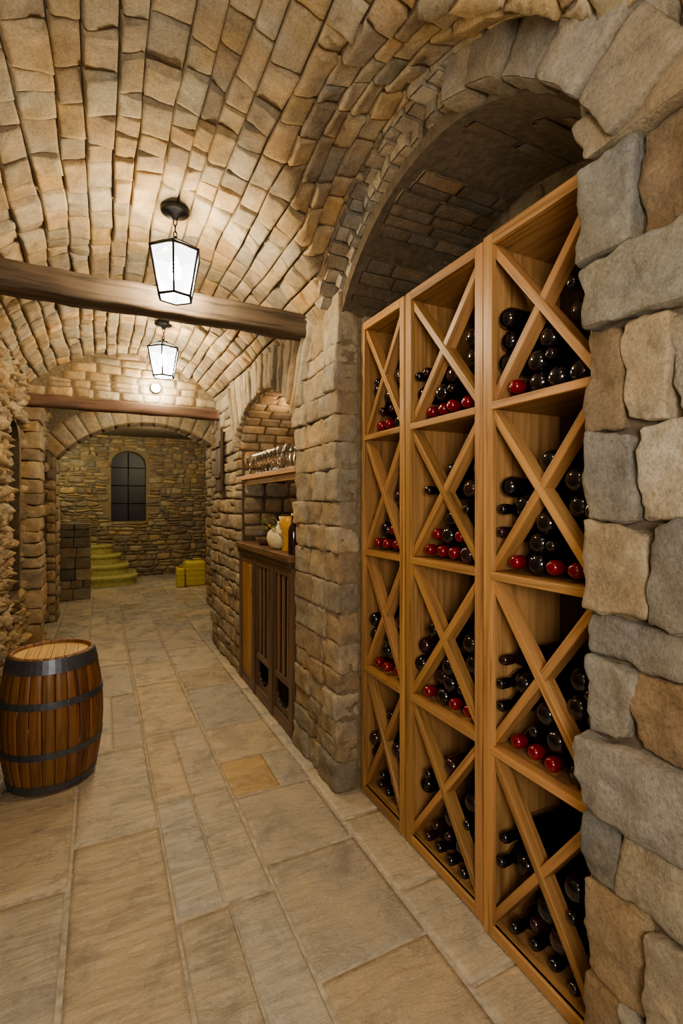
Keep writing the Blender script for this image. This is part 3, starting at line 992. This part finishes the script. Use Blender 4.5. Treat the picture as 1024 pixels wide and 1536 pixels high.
# ------------------------------------------------------------------ bar cabinet
mb = MB()
x0, x1, y0, y1, H = 1.085, 1.62, 2.93, 4.235, 1.17
boxb(mb, (x0-.03, y0-.012, H-.045), (x1, y1+.01, H), M_CAB, 1, (1.4, 1.3, 1.2))
boxb(mb, (x0-.015, y0, H-.085), (x1, y1, H-.046), M_CAB, 1)
boxb(mb, (x0+.12, y0+.02, .05), (x0+.14, y1-.02, H-.09), M_OAKD, 2)
boxb(mb, (x0+.02, y0, .006), (x1, y0+.03, H-.085), M_CAB, 2)
boxb(mb, (x0+.02, y1-.03, .006), (x1, y1, H-.085), M_CAB, 2)
nb = 3; bw = (y1-y0)/nb
for i in range(nb+1):
    yc = y0+i*bw
    a = max(y0, yc-.035); b = min(y1, yc+.035)
    if i == 0: b = y0+.06
    if i == nb: a = y1-.06
    boxb(mb, (x0, a, .006), (x0+.045, b, H-.085), M_CAB, 2)
boxb(mb, (x0+.005, y0+.05, .006), (x0+.04, y1-.05, .09), M_CAB, 1)
boxb(mb, (x0+.005, y0+.05, H-.15), (x0+.04, y1-.05, H-.086), M_CAB, 1)
for i in range(nb):
    a = y0+i*bw+.045; b = y0+(i+1)*bw-.045
    if i == 2:
        n = 5
        for k in range(n):
            ya_ = a+(b-a)*k/n+.006; yb_ = a+(b-a)*(k+1)/n-.006
            boxb(mb, (x0+.012, ya_, .09), (x0+.032, yb_, H-.15), M_CABL, 2)
        boxb(mb, (x0-.012, a+.02, .82), (x0+.012, a+.055, 1.0), M_CABL, 2)
    else:
        boxb(mb, (x0+.008, a, .09), (x0+.034, a+.03, H-.15), M_CAB, 2)
        boxb(mb, (x0+.008, b-.03, .09), (x0+.034, b, H-.15), M_CAB, 2)
        boxb(mb, (x0+.01, a+.03, .30), (x0+.03, b-.03, .345), M_CAB, 1)
        n = 3
        for k in range(n):
            yc = a+.03+(b-a-.06)*(k+.5)/n
            boxb(mb, (x0+.014, yc-.014, .345), (x0+.03, yc+.014, H-.15), M_CAB, 2, (1.6, 1.5, 1.4))
        for k in range(8):
            ya_ = a+.03+(b-a-.06)*k/8; yb_ = a+.03+(b-a-.06)*(k+1)/8
            t = (k+.5)/8*2-1; zz = .10+.10*(t*t)
            boxb(mb, (x0+.016, ya_, .09), (x0+.03, yb_, zz+.02), M_CAB, 1)
mb.build('bar_cabinet', bevel=.003)

mb = MB()
boxb(mb, (1.10, 2.925, 1.70), (1.50, 4.25, 1.735), M_CABL, 1)
boxb(mb, (1.13, 2.925, 1.655), (1.16, 4.25, 1.70), M_CABL, 1)
boxb(mb, (1.18, 2.93, 1.171), (1.24, 2.99, 1.70), M_CAB, 2)
mb.build('glass_shelf', bevel=.002)

mb = MB()
y = 3.03
while y < 4.18:
    for x in (1.17, 1.27, 1.38):
        if RND.random() < .12: continue
        st = RND.choice(['tum', 'wine', 'jar', 'wine'])
        jy = y+U(-.01, .01)
        if st == 'tum':
            pr = [(0, 0.001), (.028, .001), (.031, .005), (.036, .10), (.034, .10), (.029, .012), (0, .01)]
        elif st == 'wine':
            pr = [(0, .001), (.032, .001), (.030, .005), (.005, .012), (.004, .075), (.018, .085), (.035, .115), (.034, .15), (.029, .175), (.027, .175), (.032, .15), (.033, .117), (0, .09)]
        else:
            pr = [(0, .001), (.034, .001), (.037, .006), (.037, .09), (.026, .105), (.026, .12), (.03, .125), (.018, .14), (.01, .15), (.014, .165), (0, .175)]
        lathe(mb, (x, jy, 1.7355), (0, 0, 1), pr, M_GLASS, 20)
    y += .088
mb.build('glassware')

e = empty('gourd_arrangement')
zc_ = 1.1705
mb = MB()
lathe(mb, (1.16, 3.40, zc_), (0, 0, 1), [(0, 0), (.04, .002), (.075, .03), (.088, .075), (.08, .12), (.05, .15), (.018, .158), (.012, .175), (.01, .20), (0, .202)], M_CREAM, 24)
mb.build('gourd', e)
mb = MB()
lathe(mb, (1.17, 3.20, zc_), (0, 0, 1), [(0, 0), (.05, 0), (.055, .01), (.04, .06), (.055, .15), (.075, .24), (.070, .24), (.05, .15), (0, .05)], M_AMBER, 24)
mb.build('amber_vase', e)
mb = MB()
for k in range(40):
    a = U(0, 6.28); L = U(.16, .32); bx, by = 1.24+U(-.06, .05), 3.36+U(-.12, .25)
    p0 = Vector((bx, by, zc_+.03)); pts = [p0+Vector((math.cos(a)*L*t*.5, math.sin(a)*L*t*.7, L*.8*t-.2*L*t*t)) for t in (0, .25, .5, .75, 1)]
    tube(mb, pts, .0025, M_LEAF, 5)
    for t in (1, 2, 3, 4):
        c = pts[t]; d = Vector((U(-1, 1), U(-1, 1), U(-.3, .6))).normalized()*U(.02, .045); s_ = d.cross(Vector((0, 0, 1)))*.4
        mb.quad([c, c+d*.5+s_, c+d, c+d*.5-s_], RND.choice([M_LEAF, M_LEAF, M_AMBER]))
mb.build('dried_foliage', e)
mb = MB()
lathe(mb, (1.12, 2.99, zc_), (0, 0, 1), [(0, 0), (.034, 0), (.036, .006), (.036, .15), (.03, .175), (.015, .20), (.0135, .25), (.016, .255), (.016, .265), (0, .265)], [M_BOTTLE2]*3+[M_BOTTLE2]*3+[M_CREAM]*3, 20)
mb.build('counter_bottle')
mb = MB()
lathe(mb, (1.2, 3.80, zc_), (0, 0, 1), [(0, 0), (.06, 0), (.085, .03), (.095, .06), (.09, .06), (.07, .02), (0, .015)], M_CAB, 24)
mb.build('wooden_bowl')

# ------------------------------------------------------------------ door beyond the pier, shutter on the pier
mb = MB()
boxb(mb, (1.20, 5.53, .006), (1.27, 5.62, 2.35), M_CAB, 2)
boxb(mb, (1.53, 5.53, .006), (1.60, 5.62, 2.35), M_CAB, 2)
boxb(mb, (1.20, 5.53, 2.35), (1.60, 5.62, 2.43), M_CAB, 0)
for k in range(4):
    boxb(mb, (1.275+.063*k, 5.56, .02), (1.275+.063*k+.06, 5.59, 2.345), M_CAB, 2)
mb.build('door_1', bevel=.003)
mb = MB()
for k in range(3):
    boxb(mb, (1.04, 4.78+.075*k, 1.62), (1.067, 4.78+.075*k+.072, 2.22), M_BEAM, 2)
boxb(mb, (1.025, 4.775, 1.75), (1.039, 5.005, 1.80), M_BEAM, 1)
boxb(mb, (1.025, 4.775, 2.05), (1.039, 5.005, 2.10), M_BEAM, 1)
mb.build('wooden_shutter', bevel=.002)

def jerry(name, x, y, w, d, h, mat):
    mb = MB()
    block(mb, XYZ, (x-w/2, y-d/2, .004), (x+w/2, y+d/2, h), .025, .0, (1, 1, 1), mat, G8)
    lathe(mb, (x-w*.3, y, h-.01), (0, 0, 1), [(.03, 0), (.03, .035), (0, .036)], M_AMBER, 16)
    tube(mb, [(x-w*.1, y, h-.01), (x-w*.05, y, h+.04), (x+w*.3, y, h+.04), (x+w*.35, y, h-.01)], .012, mat, 8)
    for zz in (.3, .5, .7):
        block(mb, XYZ, (x-w/2-.004, y-d/2-.004, h*zz-.012), (x+w/2+.004, y+d/2+.004, h*zz+.012), .008, .0, (1, 1, 1), mat, G6)
    mb.build(name)
jerry('yellow_container', 1.56, 9.35, .36, .30, .44, M_YEL)
jerry('yellow_container.001', 1.29, 9.22, .14, .18, .34, M_YEL)

# ------------------------------------------------------------------ world + camera
try:
    scene.view_settings.look = 'AgX - Medium High Contrast'
except Exception:
    pass
w = bpy.data.worlds.new('world'); scene.world = w; w.use_nodes = True
w.node_tree.nodes['Background'].inputs[0].default_value = (.03, .028, .025, 1)
cam = bpy.data.cameras.new('camera'); co = bpy.data.objects.new('camera', cam)
scene.collection.objects.link(co); scene.camera = co
co.location = (0, 0, 1.5); co.rotation_euler = (math.radians(90), 0, math.radians(-26.07))
cam.sensor_fit = 'VERTICAL'; cam.sensor_height = 36; cam.lens = 36*740/1536; cam.shift_y = -13/1536
cam.clip_start = .02
